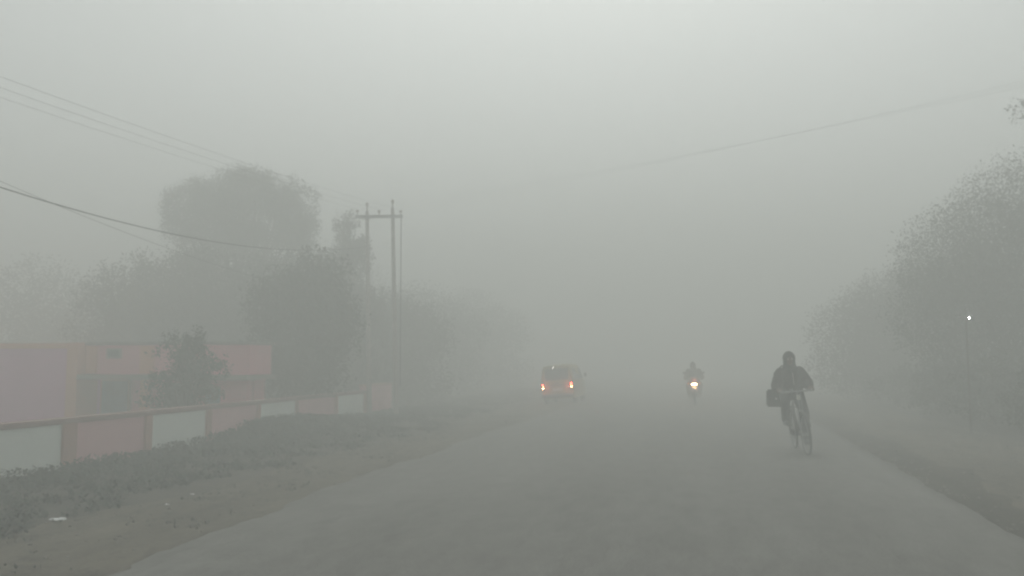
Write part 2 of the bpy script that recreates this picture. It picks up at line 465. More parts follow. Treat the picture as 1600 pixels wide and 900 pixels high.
# high spreading tree behind the house
tree('shade_tree', 'tallest tree with a wide flat crown rising behind the pink house', spot(-8.9, 27.6, -1.0),
     [(-1.3, 0, 7.55, 1.25, 1.3, .95), (.1, .2, 7.9, 1.3, 1.4, .95), (1.4, 0, 7.5, 1.2, 1.3, 1.0), (.0, 0, 6.6, 1.7, 1.3, .75), (1.9, .2, 6.6, .7, .9, .6), (-1.9, 0, 6.9, .7, .8, .6), (-1.2, 0, 5.7, .8, .9, .6), (.9, 0, 5.5, .7, .9, .5)],
     n=60000, size=.05, seed=3, K=1.15, jit=2.6, r=.2, gap=.12, scale=1.3, group=LT)
tree('bushy_tree', 'broad dark tree standing behind the left half of the pink house', spot(-11.2, 26.8, -1.0),
     [(-.6, 0, 4.3, 1.7, 1.6, 1.5), (1.5, 0, 4.6, 1.6, 1.5, 1.5), (.6, .3, 3.0, 2.6, 1.6, 1.7), (-1.6, 0, 3.2, 1.3, 1.3, 1.2)],
     n=55000, size=.055, seed=5, K=1.06, jit=3.2, r=.2, gap=.35, group=LT)
tree('bushy_tree', 'dense dark tree beyond the right end of the house, reaching down to the wall', spot(-6.9, 26.4, -.9),
     [(-1.0, 0, 4.2, 1.6, 1.5, 1.3), (.5, 0, 4.7, 1.3, 1.4, 1.1), (-.2, 0, 2.8, 1.9, 1.5, 1.6), (.9, .2, 3.1, 1.2, 1.3, 1.5), (-.2, 0, 1.4, 2.0, 1.4, 1.1)],
     n=55000, size=.055, seed=8, K=1.05, jit=3.2, r=.2, gap=.45, group=LT)
tree('bushy_tree', 'dark leafy tree right beside the house end, its crown hanging over the wall', spot(-5.55, 22.3, -.9),
     [(-.55, 0, 3.9, .8, .8, .8), (.45, 0, 4.4, .8, .8, .8), (-.1, 0, 2.8, 1.15, .9, 1.0), (.85, .1, 3.3, .7, .8, .9), (.0, 0, 2.0, 1.15, .8, .6)],
     n=26000, size=.055, seed=9, jit=3.2, r=.13, gap=.5, group=LT)
tree('slender_tree', 'slender upright tree with a tufted top just left of the electric poles', spot(-5.3, 27.4, -.9),
     [(-.05, 0, 6.75, .42, .5, .5), (.15, 0, 5.9, .6, .6, .8), (-.4, 0, 4.8, .8, .8, 1.0), (.3, 0, 3.5, .95, .9, 1.3), (.3, 0, 1.9, 1.0, .9, 1.2)],
     n=30000, size=.048, seed=12, K=1.06, r=.11, gap=.4, lm='leaf_brown', group=LT)
# small tree in the yard before the house
tree('yard_tree', 'small loose tree in the yard, in front of the house between door and window', spot(-6.7, 17.4, -1.05),
     [(.1, 0, 2.5, .75, .6, .6), (.15, 0, 1.9, .72, .6, .6), (-.4, .1, 1.9, .5, .5, .5), (.05, 0, 2.95, .5, .4, .35), (.6, 0, 2.1, .4, .4, .5)],
     n=8000, size=.034, seed=15, r=.05, gap=.3, scale=1.6)
# pale far trees left
tree('distant_tree', 'pale rounded tree faint in the fog at the far left, above the house roof', spot(-18.5, 36, -1.0),
     [(-2, 0, 4.0, 3.2, 2, 2.6), (2.4, 0, 3.6, 2.8, 2, 2.2), (5.2, 0, 4.2, 2.4, 2, 2.0), (0, 0, 1.8, 4.5, 2, 1.8)],
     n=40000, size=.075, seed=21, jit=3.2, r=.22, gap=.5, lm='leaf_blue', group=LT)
# further along the left roadside
RT = 'roadside trees fading into the fog'
for i, (lat, dep, h, w, lab) in enumerate([
        (-3.6, 33, 4.7, 2.0, 'rounded tree just past the electric poles on the left roadside'),
        (-3.2, 42, 5.6, 2.6, 'roadside tree fading out behind and left of the yellow van'),
        (-1.0, 52, 6.2, 2.8, 'farthest left roadside tree, almost lost in fog above the van'),
        (-8.5, 45, 8.2, 3.4, 'tall faint tree in the fog behind the tallest shade tree')]):
    tree('roadside_tree', lab, spot(lat - 1.0, dep, -.3),
         [(-.2 * w, 0, h * .72, .75 * w, w * .7, h * .24), (.4 * w, 0, h * .55, .7 * w, w * .7, h * .25), (-.4 * w, 0, h * .4, .8 * w, w * .7, h * .3), (.1 * w, 0, h * .2, w, w * .7, h * .2)],
         n=26000, size=.07, jit=3.5, seed=31 + i, r=.18, gap=.5, group=RT)
# right side
tree('mango_tree', 'large dense dome-crowned tree filling the right edge above the verge', spot(13.9, 21.5, .1),
     [(-.4, 0, 5.0, 2.1, 2.0, 1.6), (-1.8, 0, 3.9, 1.9, 1.9, 1.6), (1.6, 0, 5.1, 2.0, 2.0, 1.6), (-1.0, 0, 2.4, 2.6, 2.0, 1.7), (1.6, .3, 2.9, 2.4, 2.0, 2.2), (-2.5, 0, 2.7, 1.5, 1.6, 1.3), (0, 0, 1.0, 3.0, 2.0, 1.1)],
     n=170000, size=.036, jit=4.5, seed=41, r=.3, gap=.95, lm='leaf', scale=.7)
tree('mango_tree', 'rounded tree left of and farther than the big one at the right edge', spot(14.3, 30.5, .1),
     [(-.4, 0, 3.5, 1.8, 1.8, 1.1), (1.6, 0, 4.0, 1.9, 1.8, 1.4), (-1.6, 0, 2.4, 1.8, 1.8, 1.2), (.6, 0, 2.4, 2.6, 1.8, 1.6), (0, 0, 1.1, 3.4, 1.9, 1.1)],
     n=70000, size=.05, jit=4, seed=43, r=.25, gap=.6, lm='leaf_brown', scale=.8)
# a bough of a nearer tree reaches in at the top right corner
tree('overhanging_tree', 'tall tree outside the right edge, only a faint twig tip showing at upper right', spot(12.45, 19.2, .1),
     [(.0, 0, 7.25, .8, .8, .4), (1.3, 0, 6.6, 1.3, 1.3, .9)], n=5500, size=.035, seed=47, r=.14, gap=.3)

HB = 'bushes along the foot of the right-hand trees'
def bush(label, loc, w, h, seed, group=HB, lm='leaf', n=3000, size=.05):
    o = tree('bush', label, loc, [(0, 0, h * .45, w, w * .8, h * .5), (w * .5, 0, h * .35, w * .7, w * .7, h * .4), (-w * .5, .1, h * .4, w * .7, w * .7, h * .42)],
             n=n, size=size, seed=seed, r=.03, gap=.7, lm=lm, group=group, scale=2, cat='bush')
    return o
right = [(6.9, 14.6, 1.1, 1.0, 'leftmost-trailing nearest bush at the right edge of the frame'),
         (7.4, 17.8, 1.4, 1.5, 'broad dark bush below the big tree, beside the verge at the right edge'),
         (7.3, 20.8, 1.5, 1.6, 'second dark bush along the verge, left of the one at the frame edge'),
         (7.3, 24.0, 1.6, 1.5, 'dark bush at the foot of the big tree, left side'),
         (7.4, 27.4, 1.8, 1.4, 'low wide bush where the right verge starts to fade'),
         (7.6, 31.0, 1.8, 1.3, 'hazy bush under the farther right-hand tree'),
         (7.6, 36.0, 2.0, 1.5, 'faint bush farthest along the right verge')]
right[0] = (8.4, 14.6, 1.1, 1.0, 'nearest bush, cut by the right edge of the frame')
for i, (x, y, w, h, lab) in enumerate(right):
    bush(lab, (x, y, terrain(x, y)), w, h, 60 + i, n=14000 if i < 4 else 8000, size=.04 if i < 4 else .055)

# weeds on the bank below the wall: leaves too many to count
def weeds():
    V = []; F = []
    rng = random.Random(5)
    def leaf(p, a, tilt, l, w):
        d = Vector((math.cos(a), math.sin(a), tilt)).normalized(); s = Vector((-math.sin(a), math.cos(a), rng.uniform(-.4, .4))).normalized()
        k = len(V)
        V.extend([p, p + d * l * .5 + s * w, p + d * l + Vector((0, 0, -.1 * l)), p + d * l * .5 - s * w]); F.append((k, k + 1, k + 2, k + 3))
    cnt = 0
    while cnt < 9500:
        y = rng.uniform(3.5, 27) if rng.random() < .85 else rng.uniform(27, 45)
        x = rng.uniform(-9.15, wL(y) + .1)
        t = (x + 9.15) / 2.6
        dens = (1.05 - t * .95) + .9 * fbm(x, y, 1.1) + .25 * math.exp(-((y - 16.5) / 3) ** 2)
        if rng.random() > dens: continue
        cnt += 1
        z = terrain(x, y)
        hh = (.03 + .09 * max(0, 1.0 - t) * (.7 + .9 * max(0, fbm(x + 7, y, .9) + .3)))
        for k in range(7):
            p = Vector((x + rng.uniform(-.06, .06), y + rng.uniform(-.06, .06), z + rng.random() * hh))
            leaf(p, rng.uniform(0, 6.28), rng.uniform(-.1, 1.4), rng.uniform(.04, .10), rng.uniform(.012, .026))
    me = bpy.data.meshes.new('weeds'); me.from_pydata(V, [], F)
    tag(link('weeds', me, M['weed']), 'dark low weeds creeping over the bank below the painted wall', 'weeds', kind='stuff')
    # sparse grass and dead leaves on both verges
    V.clear(); F.clear()
    for k in range(5200):
        if rng.random() < .5:
            y = rng.uniform(4, 24); x = rng.uniform(wL(y), eL(y) - .3); 
            if rng.random() > .25 + fbm(x, y, .9) - .5 * (x - wL(y)) / 2: continue
        else:
            y = rng.uniform(5, 30); x = rng.uniform(3.2, wR(y) + 1.5)
            if rng.random() > .35 + .9 * fbm(x, y, .8) + .3 * smooth(4.8, 6.5, x): continue
        for q in range(4):
            p = Vector((x + rng.uniform(-.03, .03), y + rng.uniform(-.03, .03), terrain(x, y)))
            leaf(p, rng.uniform(0, 6.28), rng.uniform(.3, 2.0), rng.uniform(.02, .06), rng.uniform(.004, .012))
    me = bpy.data.meshes.new('grass'); me.from_pydata(list(V), [], list(F))
    tag(link('grass', me, M['weed']), 'sparse short grass on the dirt verges', 'grass', kind='stuff')
weeds()

def stones():
    mb = MB(); rng = random.Random(9)
    for k in range(650):
        if rng.random() < .45: y = rng.uniform(4, 20); x = rng.uniform(wL(y) - .3, eL(y) + .1)
        elif rng.random() < .5: y = rng.uniform(6, 20); x = rng.uniform(2.9, 5.6)
        else: y = rng.uniform(6, 20); x = eR(y) + abs(rng.gauss(0, .16)) + .03
        s = rng.uniform(.006, .022)
        mb.ball((x, y, terrain(x, y) + s * .3), (s * rng.uniform(.8, 1.5), s, s * .6), 1)
    tag(mb.build('gravel', M['stone']), 'loose small stones scattered on the dirt verges', 'gravel', kind='stuff')
stones()

# ------------------------------------------------------------------ litter
def scrap(label, x, y, s, seed):
    rng = random.Random(seed); bm = bmesh.new(); n = 7
    g = [[bm.verts.new((s * (i / n - .5) * (1 + .3 * rng.random()), s * .6 * (j / n - .5), s * .22 * (.4 + noise.noise(Vector((i * .7 + seed, j * .8, 0))) + rng.random() * .2))) for i in range(n)] for j in range(n)]
    for j in range(n - 1):
        for i in range(n - 1): bm.faces.new((g[j][i], g[j][i + 1], g[j + 1][i + 1], g[j + 1][i]))
    me = bpy.data.meshes.new('plastic_scrap'); bm.to_mesh(me); bm.free()
    o = link('plastic_scrap', me, M['scrap'], None, True)
    sd = o.modifiers.new('thick', 'SOLIDIFY'); sd.thickness = .003
    o.location = (x, y, terrain(x, y) + .02); o.rotation_euler.z = rng.uniform(-.3, .3)
    tag(o, label, 'litter', 'white scraps of litter on the left verge')
scrap('largest crumpled white plastic scrap lying on the dirt at lower left', -6.26, 7.52, .15, 2)
scrap('small white scrap on the left verge, right of the largest scrap', -5.75, 8.55, .045, 4)
scrap('tiny white scrap on the left verge, farthest from the road edge view', -5.95, 9.35, .05, 6)

# ------------------------------------------------------------------ electric poles and wires
P1, P2 = Vector((-9.05, 22.8, -.1)), Vector((-8.33, 23.0, -.1))
T1, T2 = Vector((-9.20, 22.75, 5.80)), Vector((-8.50, 22.95, 5.90))
def pole(base, top, label):
    root = empty('electric_pole', base); tag(root, label, 'electric pole', 'pair of concrete electric poles')
    d = top - base
    mb = MB(); mb.tube([(0, 0, -.2), d * .5, d], [.08, .066, .054], 4); mb.build('shaft', M['concrete'], root)
    mb = MB(); mb.tube([d, d + Vector((0, 0, .14))], [.018, .018], 6); mb.ball(d + Vector((0, 0, .19)), (.05, .05, .07), 2); mb.build('insulator', M['porcelain'], root, True)
    mb = MB(); mb.torus((0, 0, 0), .075, .01, 'x', 16, 6); ob = mb.build('band', M['steel'], root); ob.rotation_euler = (0, R(90), 0); ob.location = d * .96
pole(P1, T1, 'left-hand pole of the concrete pair beside the wall end')
pole(P2, T2, 'right-hand, slightly taller pole of the concrete pair')
ca = empty('crossarm', (0, 0, 0))
ax = (T2 - T1).normalized(); cen = (T1 + T2) / 2 + Vector((.02, -.10, -.22))
ca.location = cen
tag(ca, 'steel crossarm bolted across the top of both electric poles', 'crossarm')
mb = MB(); mb.box((0, 0, 0), (1.36, .07, .09), rot=(0, -R(1), math.atan2(ax.y, ax.x))); mb.build('arm', M['steel'], ca)
ins = []
for k in (-.62, 0.0, .62):
    q = ax * k; q.z = 0
    mb = MB(); mb.tube([q + Vector((0, 0, .046)), q + Vector((0, 0, .12))], .014, 6); mb.ball(q + Vector((0, 0, .15)), (.045, .045, .05), 2); mb.tube([q + Vector((0, 0, .14)), q + Vector((0, 0, .16))], .055, 10)
    mb.build('insulator', M['porcelain'], ca, True)
    ins.append(cen + q + Vector((0, 0, .20)))
def sagline(a, b, sag, n=40):
    return [a.lerp(b, i / n) + Vector((0, 0, -4 * sag * (i / n) * (1 - i / n))) for i in range(n + 1)]
def wire(name, label, a, b, sag, r, m, group=None):
    mb = MB(); mb.tube(sagline(Vector(a), Vector(b), sag) if b is not None else a, r, 6); o = mb.build(name, M[m])
    tag(o, label, 'wire' if name == 'power_wire' else 'cable', group)
WL = 'thin power wires running up to the left from the poles'
wire('power_wire', 'uppermost of the three thin wires at upper left', ins[2] , (-9.5, -28, 7.0), 1.28, .0026, 'wire', WL)
wire('power_wire', 'middle one of the three thin wires at upper left', ins[1], (-9.55, -28, 6.6), 1.12, .0026, 'wire', WL)
wire('power_wire', 'lowest of the three thin wires at upper left', ins[0], (-9.65, -28, 6.3), .98, .0026, 'wire', WL)
WR = 'thin power wires crossing the road from the poles to the upper right'
wire('power_wire', 'upper of the thin wires crossing above the road to the upper right', ins[2], (20.0, 3.2, 6.9), .62, .0012, 'wire', WR)
wire('power_wire', 'middle of the thin wires crossing above the road to the upper right', ins[1], (20.0, 3.2, 6.6), .60, .0012, 'wire', WR)
wire('power_wire', 'lower of the thin wires crossing above the road to the upper right', ins[0], (20.0, 3.2, 6.3), .58, .0012, 'wire', WR)
wire('service_cable', 'thick black cable sagging in from the left edge towards the poles', [(-9.5 + .3 * max(0, (y - 18) / 4.7), y, 3.87 + .0094 * (y - 13) ** 2) for y in np.linspace(-4, 22.66, 50)], None, 0, .0095, 'cable')
wire('service_cable', 'thin cable running just under the thick black one into the trees', [(-9.5 + .37 * max(0, (y - 18) / 4.7), y, 3.67 - .1 * (y - 13.09) + .006 * (y - 13.09) ** 2) for y in np.linspace(-4, 22.7, 50)], None, 0, .003, 'cable')
wire('down_cable', 'cable hanging down beside the right-hand pole from the crossarm end', ins[2] + Vector((.02, -.02, -.15)), P2 + Vector((.12, -.05, .9)), .0, .014, 'cable')

# ------------------------------------------------------------------ lit lamps in the fog
def yard_lamp(label, base, h, bulb_r, strength):
    root = empty('lamp_post', base); tag(root, label, 'lamp', 'small lit lamps in the fog')
    MB().tube([(0, 0, -.2), (0, 0, h + .25)], [.02, .016], 8).build('post', M['bark'], root)
    MB().tube([(0, 0, h + .2), (0, -.14, h + .22), (0, -.22, h + .12)], .012, 6).build('bracket', M['steel'], root)
    MB().tube([(0, -.22, h + .12), (0, -.22, h + .05)], [.02, .07], 12).build('lamp_shade', M['steel'], root)
    MB().ball((0, -.22, h + .02), bulb_r, 2).build('bulb', emit('bulb_light', (1, .97, .92), strength), root, True)
p = spot(9.6, 18.0, .15)
yard_lamp('bright white bulb among the dark trees at the right', p, 2.25, .018, 60)
p = spot(-4.05, 42.5, -.2)
yard_lamp('very faint white lamp in the fog between the poles and the yellow van', p, .35, .03, 60)

# ------------------------------------------------------------------ people
def hand_parts(w, grip_dir, side, fwdv, s=1.0):
    """palm and five curled fingers closed round a bar through w along grip_dir (outward); fwdv points ahead of the bar"""
    g = Vector(grip_dir).normalized(); f = Vector(fwdv).normalized(); up = g.cross(f).normalized()
    if up.z < 0: up = -up
    out = []
    c = Vector(w) + up * .028 - f * .012
    out.append(('t', [c - g * .028, c + g * .028], [.019, .018]))
    out.append(('t', [c - f * .03 - g * .018, c - f * .03 + g * .02], [.02, .019]))
    for i, (o_, L) in enumerate(((-.033, .92), (-.011, 1.0), (.011, .95), (.033, .8))):
        k = Vector(w) + g * o_
        pts = [k + up * .026 + f * .008, k + up * .014 + f * .032 * L, k - up * .012 + f * .034 * L, k - up * .028 + f * .012]
        out.append(('t', [Vector(p) for p in pts], [.0098, .0092, .0086, .0078]))
    k = Vector(w) - g * .045                                     # thumb passes under the bar from the inner side of the palm
    out.append(('t', [c - f * .03 - g * .02, k + up * .006 - f * .02, k - up * .022 + f * .002, k - up * .026 + f * .024 + g * .012], [.0125, .0115, .0100, .0085]))
    return out

def make_person(label, J, loc, rot, outfit, voxel=.009, scale=1.0):
    """J: joints in local space (x = rider's right, y = ahead, z = up)"""
    V = Vector
    root = empty('person', loc, rot); root.rotation_mode = 'XYZ'; root.scale = (scale,) * 3
    tag(root, label, 'person')
    hd, nk, ch, pe = V(J['head']), V(J['neck']), V(J['chest']), V(J['pelvis'])
    fw = V(J.get('look', (0, 1, -.12))).normalized(); rt = V((1, 0, 0)); up = rt.cross(fw).normalized()
    P = [('t', [pe, (pe + ch) / 2, ch], [.13, .125, .135]), ('t', [ch, nk, hd - up * .04], [.11, .055, .058]),
         ('b', hd + up * .015 - fw * .008, (.076, .094, .098)), ('t', [hd - up * .02 + fw * .02, hd - up * .075 + fw * .045], [.064, .036]),
         ('t', [hd + up * .03 + fw * .088, hd - up * .006 + fw * .106, hd - up * .018 + fw * .098], [.008, .013, .012]),       # nose
         ('t', [hd + up * .04 + fw * .078 - rt * .035, hd + up * .04 + fw * .078 + rt * .035], [.013, .013]),                    # brow
         ('t', [hd - up * .045 + fw * .085 - rt * .02, hd - up * .045 + fw * .085 + rt * .02], [.008, .008])]                    # lips
    for s in (-1, 1):
        P.append(('b', hd + rt * s * .078 + up * .0 - fw * .01, (.01, .018, .03)))                                            # ears
        sh, el, wr = V(J['shoulder%d' % s]), V(J['elbow%d' % s]), V(J['wrist%d' % s])
        P.append(('t', [ch + (sh - ch) * .4, sh], [.09, .06])); P.append(('t', [sh, el, wr], [.052, .04, .026]))
        gp = V(J['grip%d' % s]); P.append(('t', [wr, gp + V((0, -.035, .022))], [.026, .022]))
        P += hand_parts(gp, (s, -.15, 0), s, (s * .15, 1, -.1))
        hp, kn, an, to = V(J['hip%d' % s]), V(J['knee%d' % s]), V(J['ankle%d' % s]), V(J['toe%d' % s])
        P.append(('t', [pe, hp], [.11, .095])); P.append(('t', [hp, kn], [.088, .058])); P.append(('t', [kn, kn.lerp(an, .35), an], [.055, .054, .036]))
        P.append(('t', [an, an + V((0, -.03, -.05)), to], [.035, .034, .026]))
    organic('body', P, M['skin'], root, voxel, 3)
    for s in (-1, 1):
        e = hd + up * .022 + fw * .083 + rt * s * .031
        MB().ball(e, .0115, 2).build('eye', M['eye'], root, True)
    # jacket: bulky, with sleeves, drooping hem
    P = [('t', [pe + V((0, .01, .0)), (pe + ch) / 2, ch], [.165, .168, .17]), ('t', [ch, nk - V((0, 0, .02))], [.15, .075])]
    for q in (-.07, .07):
        P.append(('t', [pe + V((q, 0, -.02)), (pe + ch) / 2 + V((q * 1.2, 0, 0)), ch + V((q * 1.1, 0, .0))], [.135, .145, .135]))
    for s in (-1, 1):
        sh, el, wr = V(J['shoulder%d' % s]), V(J['elbow%d' % s]), V(J['wrist%d' % s])
        P.append(('t', [ch + (sh - ch) * .4, sh], [.13, .083]))
        P.append(('t', [sh, sh.lerp(el, .5), el, el.lerp(wr, .4), wr], [.090, .102, .102, .086, .056]))
    j = organic('jacket', P, M[outfit['jacket']], root, .012, 5)
    # trousers
    P = []
    for s in (-1, 1):
        hp, kn, an = V(J['hip%d' % s]), V(J['knee%d' % s]), V(J['ankle%d' % s])
        P.append(('t', [pe, hp, kn], [.145, .115, .082])); P.append(('t', [kn, kn.lerp(an, .5), an + (an - kn).normalized() * -.01], [.080, .074, .064]))
    organic('trousers', P, M[outfit['trousers']], root, .012, 4)
    for s in (-1, 1):
        an, to = V(J['ankle%d' % s]), V(J['toe%d' % s])
        organic('shoe', [('t', [an + V((0, -.045, -.055)), an + V((0, .02, -.052)), to], [.044, .046, .036]), ('t', [an + V((0, -.02, -.01)), an + V((0, -.02, -.05))], [.045, .045])], M[outfit['shoe']], root, .008, 3)
    # hood or shawl: wraps crown, sides and neck, open in front of the face
    if outfit['head'] == 'hood':
        cols = []
        P = [('b', hd + up * .022 - fw * .020, (.098, .112, .118)), ('t', [hd - up * .03 - fw * .035, nk - fw * .01, nk - V((0, .0, .05))], [.094, .098, .12]),
             ('t', [hd - up * .09 - fw * .005, nk + fw * .02 - up * .02], [.075, .10])]
    else:
        P = [('b', hd + up * .03 - fw * .022, (.10, .118, .125)), ('t', [hd + up * .10 - fw * .02, hd + up * .155 - fw * .03], [.05, .022]),
             ('t', [hd - up * .04 - fw * .03, nk - V((0, .0, .03)), nk - V((0, 0, .10))], [.10, .115, .17]), ('t', [nk - V((.10, 0, .09)), nk + V((.10, 0, -.09))], [.10, .10])]
    h = organic('hood', P, M[outfit['hood']], root, .009, 3)
    # carve the opening for the face
    bm = bmesh.new(); bm.from_mesh(h.data)
    cf = hd + fw * .10 - up * .012
    kill = [f for f in bm.faces if ((lambda d: (d.dot(rt) / .058) ** 2 + (d.dot(up) / .078) ** 2)(f.calc_center_median() - cf) < 1 and (f.calc_center_median() - hd).dot(fw) > .02)]
    bmesh.ops.delete(bm, geom=kill, context='FACES'); bm.to_mesh(h.data); bm.free()
    sd = h.modifiers.new('cloth', 'SOLIDIFY'); sd.thickness = .008; sd.offset = 1
    if outfit.get('zip'):
        a = ch + V((0, .16, .10)); 
        def surf(z, xx):
            best = max((v.co.y for v in j.data.vertices if abs(v.co.z - z) < .015 and abs(v.co.x - xx) < .015), default=ch.y + .15)
            return V((xx, best + .003, z))
        zt, zb = nk.z - .06, pe.z + .12
        pts = [surf(zt + (zb - zt) * i / 10, -.012 - .022 * i / 10) for i in range(11)]
        MB().tube(pts, .0065, 6).build('zip', M['zip'], root)
    return root

lean, head = R(4.8), R(183.0)
CB, ROT = Vector((1.655, 15.82, .0)), (0, 0, 0)
# orientation: heading about z, lean about the bike's own long axis
def rot_of(heading, lean_):
    return (Matrix.Rotation(heading, 3, 'Z') @ Matrix.Rotation(lean_, 3, 'Y')).to_euler('XYZ')
ROT = rot_of(head, lean)

def wheel(root, name, y, rim_r=.30, tyre_r=.018, steer=None, hub=.335, spokes=36, frame_m='chrome', wide=1.0, parent_m=None):
    """thing > wheel > tyre, rim, spokes"""
    w = MB().tube([(-.05, y, hub), (.05, y, hub)], .022, 12).build(name, M['chrome'], root)
    MB().torus((0, y, hub), rim_r + .018, tyre_r, seg=56, k=10, flat=wide).build('tyre', M['rubber'], w, True)
    MB().torus((0, y, hub), rim_r, .010, seg=56, k=6, flat=1.3 * wide).build('rim', M['chrome'], w, True)
    mb = MB()
    for k in range(spokes):
        a = k * 2 * math.pi / spokes; s = (-1) ** k
        a2 = a + s * .25
        mb.tube([(s * .028, y + .02 * math.cos(a2), hub + .02 * math.sin(a2)), (0, y + rim_r * math.cos(a), hub + rim_r * math.sin(a))], .0013, 4)
    mb.build('spokes', M['steel'], w)
    return w

def make_bicycle():
    root = empty('bicycle', CB, ROT)
    tag(root, 'old roadster bicycle ridden towards the viewer by the hooded cyclist', 'bicycle')
    BB = (0, .44, .28); st = (0, .20, .80); ht = (0, .83, .90); hb = (0, .865, .74); rh = (0, 0, .335)
    wheel(root, 'rear_wheel', 0)
    mb = MB()
    mb.tube([BB, st], .016); mb.tube([st, ht], .015); mb.tube([BB, hb], .018); mb.tube([(0, .825, .93), (0, .87, .71)], .021)
    for s in (-1, 1):
        mb.tube([(s * .02, BB[1], BB[2]), (s * .055, 0, .335)], .010); mb.tube([(s * .012, .21, .78), (s * .055, 0, .335)], .009)
    mb.tube([(-.05, .44, .28), (.05, .44, .28)], .024, 12)
    mb.build('frame', M['blacksteel'], root, True)
    # front assembly is steered slightly towards the rider's left
    fr = empty('front_end', (0, .85, 0), (0, 0, R(3))); fr.parent = root
    def F(v): return (v[0], v[1] - .85, v[2])
    mbf = MB()
    for s in (-1, 1):
        mbf.tube([F((s * .045, .885, .70)), F((s * .05, .98, .50)), F((s * .052, 1.06, .38)), F((s * .052, 1.12, .335))], [.014, .012, .010, .009])
    mbf.tube([F((-.05, .885, .705)), F((.05, .885, .705))], .016); mbf.tube([F((0, .885, .70)), F((0, .82, 1.0))], .013)
    fk = mbf.build('fork', M['chrome'], fr, True)
    w = wheel(fr, 'front_wheel', 1.12 - .85)
    MB().torus(F((0, 1.12, .335)), .345, .026, seg=26, k=8, arc=(R(25), R(172)), flat=1.1).build('mudguard', M['blacksteel'], fr, True)
    MB().torus((0, 0, .335), .345, .026, seg=26, k=8, arc=(R(20), R(200)), flat=1.1).build('mudguard', M['blacksteel'], root, True)
    hbm = MB(); hbm.tube([F(p) for p in [(-.25, .60, 1.035), (-.27, .70, 1.04), (-.24, .80, 1.035), (-.1, .84, 1.03), (0, .845, 1.03), (.1, .84, 1.03), (.24, .80, 1.035), (.27, .70, 1.04), (.25, .60, 1.035)]], .012, 8)
    hbm.tube([F((-.26, .80, 1.02)), F((.26, .80, 1.02))], .008); hbm.tube([F((0, .82, 1.0)), F((0, .845, 1.03))], .015)
    h = hbm.build('handlebar', M['chrome'], fr, True)
    for s in (-1, 1):
        MB().tube([F((s * .25, .59, 1.035)), F((s * .27, .70, 1.04))], .017, 10).build('grip', M['rubber'], h, True)
    MB().tube([F((.09, .84, 1.045)), F((.09, .84, 1.075))], [.028, .02], 14).build('bell', M['chrome'], h, True)
    # bracket for a lamp at the stem
    MB().box(F((0, .885, .93)), (.065, .03, .085), bevel=.008).build('lamp_bracket', M['plate'], fr)
    # brake rods
    m2 = MB()
    for s in (-1, 1): m2.tube([F((s * .03, .87, 1.0)), F((s * .04, .91, .72))], .004, 6)
    m2.build('brake_rod', M['chrome'], fr)
    mb = MB()
    mb.prism([(.02, .90), (.05, .945), (.14, .93), (.28, .925), (.30, .91), (.2, .895), (.08, .87)], -.02, .02)
    mb.ball((0, .10, .92), (.10, .09, .035), 2); mb.ball((0, .22, .918), (.045, .11, .022), 2)
    mb.build('saddle', M['rubber'], root, True)
    MB().tube([(0, .20, .78), (0, .185, .89)], .012).build('seat_post', M['chrome'], root, True)
    cr = MB(); cr.torus((.055, .44, .28), .085, .006, seg=32, k=6); 
    for k in range(4):
        a = k * math.pi / 2; cr.tube([(.055, .44, .28), (.055, .44 + .085 * math.cos(a), .28 + .085 * math.sin(a))], .005, 6)
    cs = cr.build('crankset', M['chrome'], root, True)
    for s, dy, dz in ((1, -.02, .168), (-1, .02, -.168)):
        a = MB().tube([(s * .055, .44, .28), (s * .075, .44 + dy, .28 + dz)], [.012, .009]).build('crank_arm', M['chrome'], cs, True)
        MB().box((s * .125, .44 + dy, .28 + dz), (.09, .075, .022), bevel=.005).build('pedal', M['rubber'], a)
    MB().box((.066, .22, .315), (.012, .50, .10), bevel=.005).build('chain_guard', M['blacksteel'], root)
    mb = MB()
    for s in (-1, 1):
        mb.tube([(s * .07, .16, .72), (s * .07, -.26, .72)], .006); mb.tube([(s * .055, 0, .335), (s * .07, -.2, .72)], .005)
    for k in range(5): mb.tube([(-.07, .12 - k * .09, .722), (.07, .12 - k * .09, .722)], .005)
    mb.build('carrier', M['blacksteel'], root, True)
    for s in (-1, 1):
        m3 = MB(); m3.tube([(s * .058, 0, .335), (s * .02, -.34, .33)], .003, 5); m3.build('mudguard_stay', M['chrome'], root)
    return root
make_bicycle()

rider = {'pelvis': (0, .12, 1.00), 'chest': (0, .27, 1.30), 'neck': (0, .335, 1.445), 'head': (0, .385, 1.555), 'look': (-.0, 1, -.12),
     'shoulder1': (.160, .29, 1.345), 'shoulder-1': (-.160, .29, 1.345), 'elbow1': (.255, .38, 1.125), 'elbow-1': (-.255, .38, 1.125),
     'wrist1': (.262, .57, 1.065), 'wrist-1': (-.262, .57, 1.065), 'grip1': (.262, .65, 1.038), 'grip-1': (-.262, .65, 1.038),
     'hip1': (.10, .15, .98), 'hip-1': (-.10, .15, .98), 'knee1': (.165, .55, .86), 'ankle1': (.17, .36, .535), 'toe1': (.185, .52, .485),
     'knee-1': (-.135, .48, .63), 'ankle-1': (-.13, .40, .205), 'toe-1': (-.135, .56, .148)}
make_person('person in a dark hooded jacket riding a bicycle towards the viewer on the right', rider, CB, ROT,
            {'jacket': 'jacket', 'trousers': 'trousers', 'shoe': 'shoe', 'head': 'hood', 'hood': 'hood', 'zip': True})

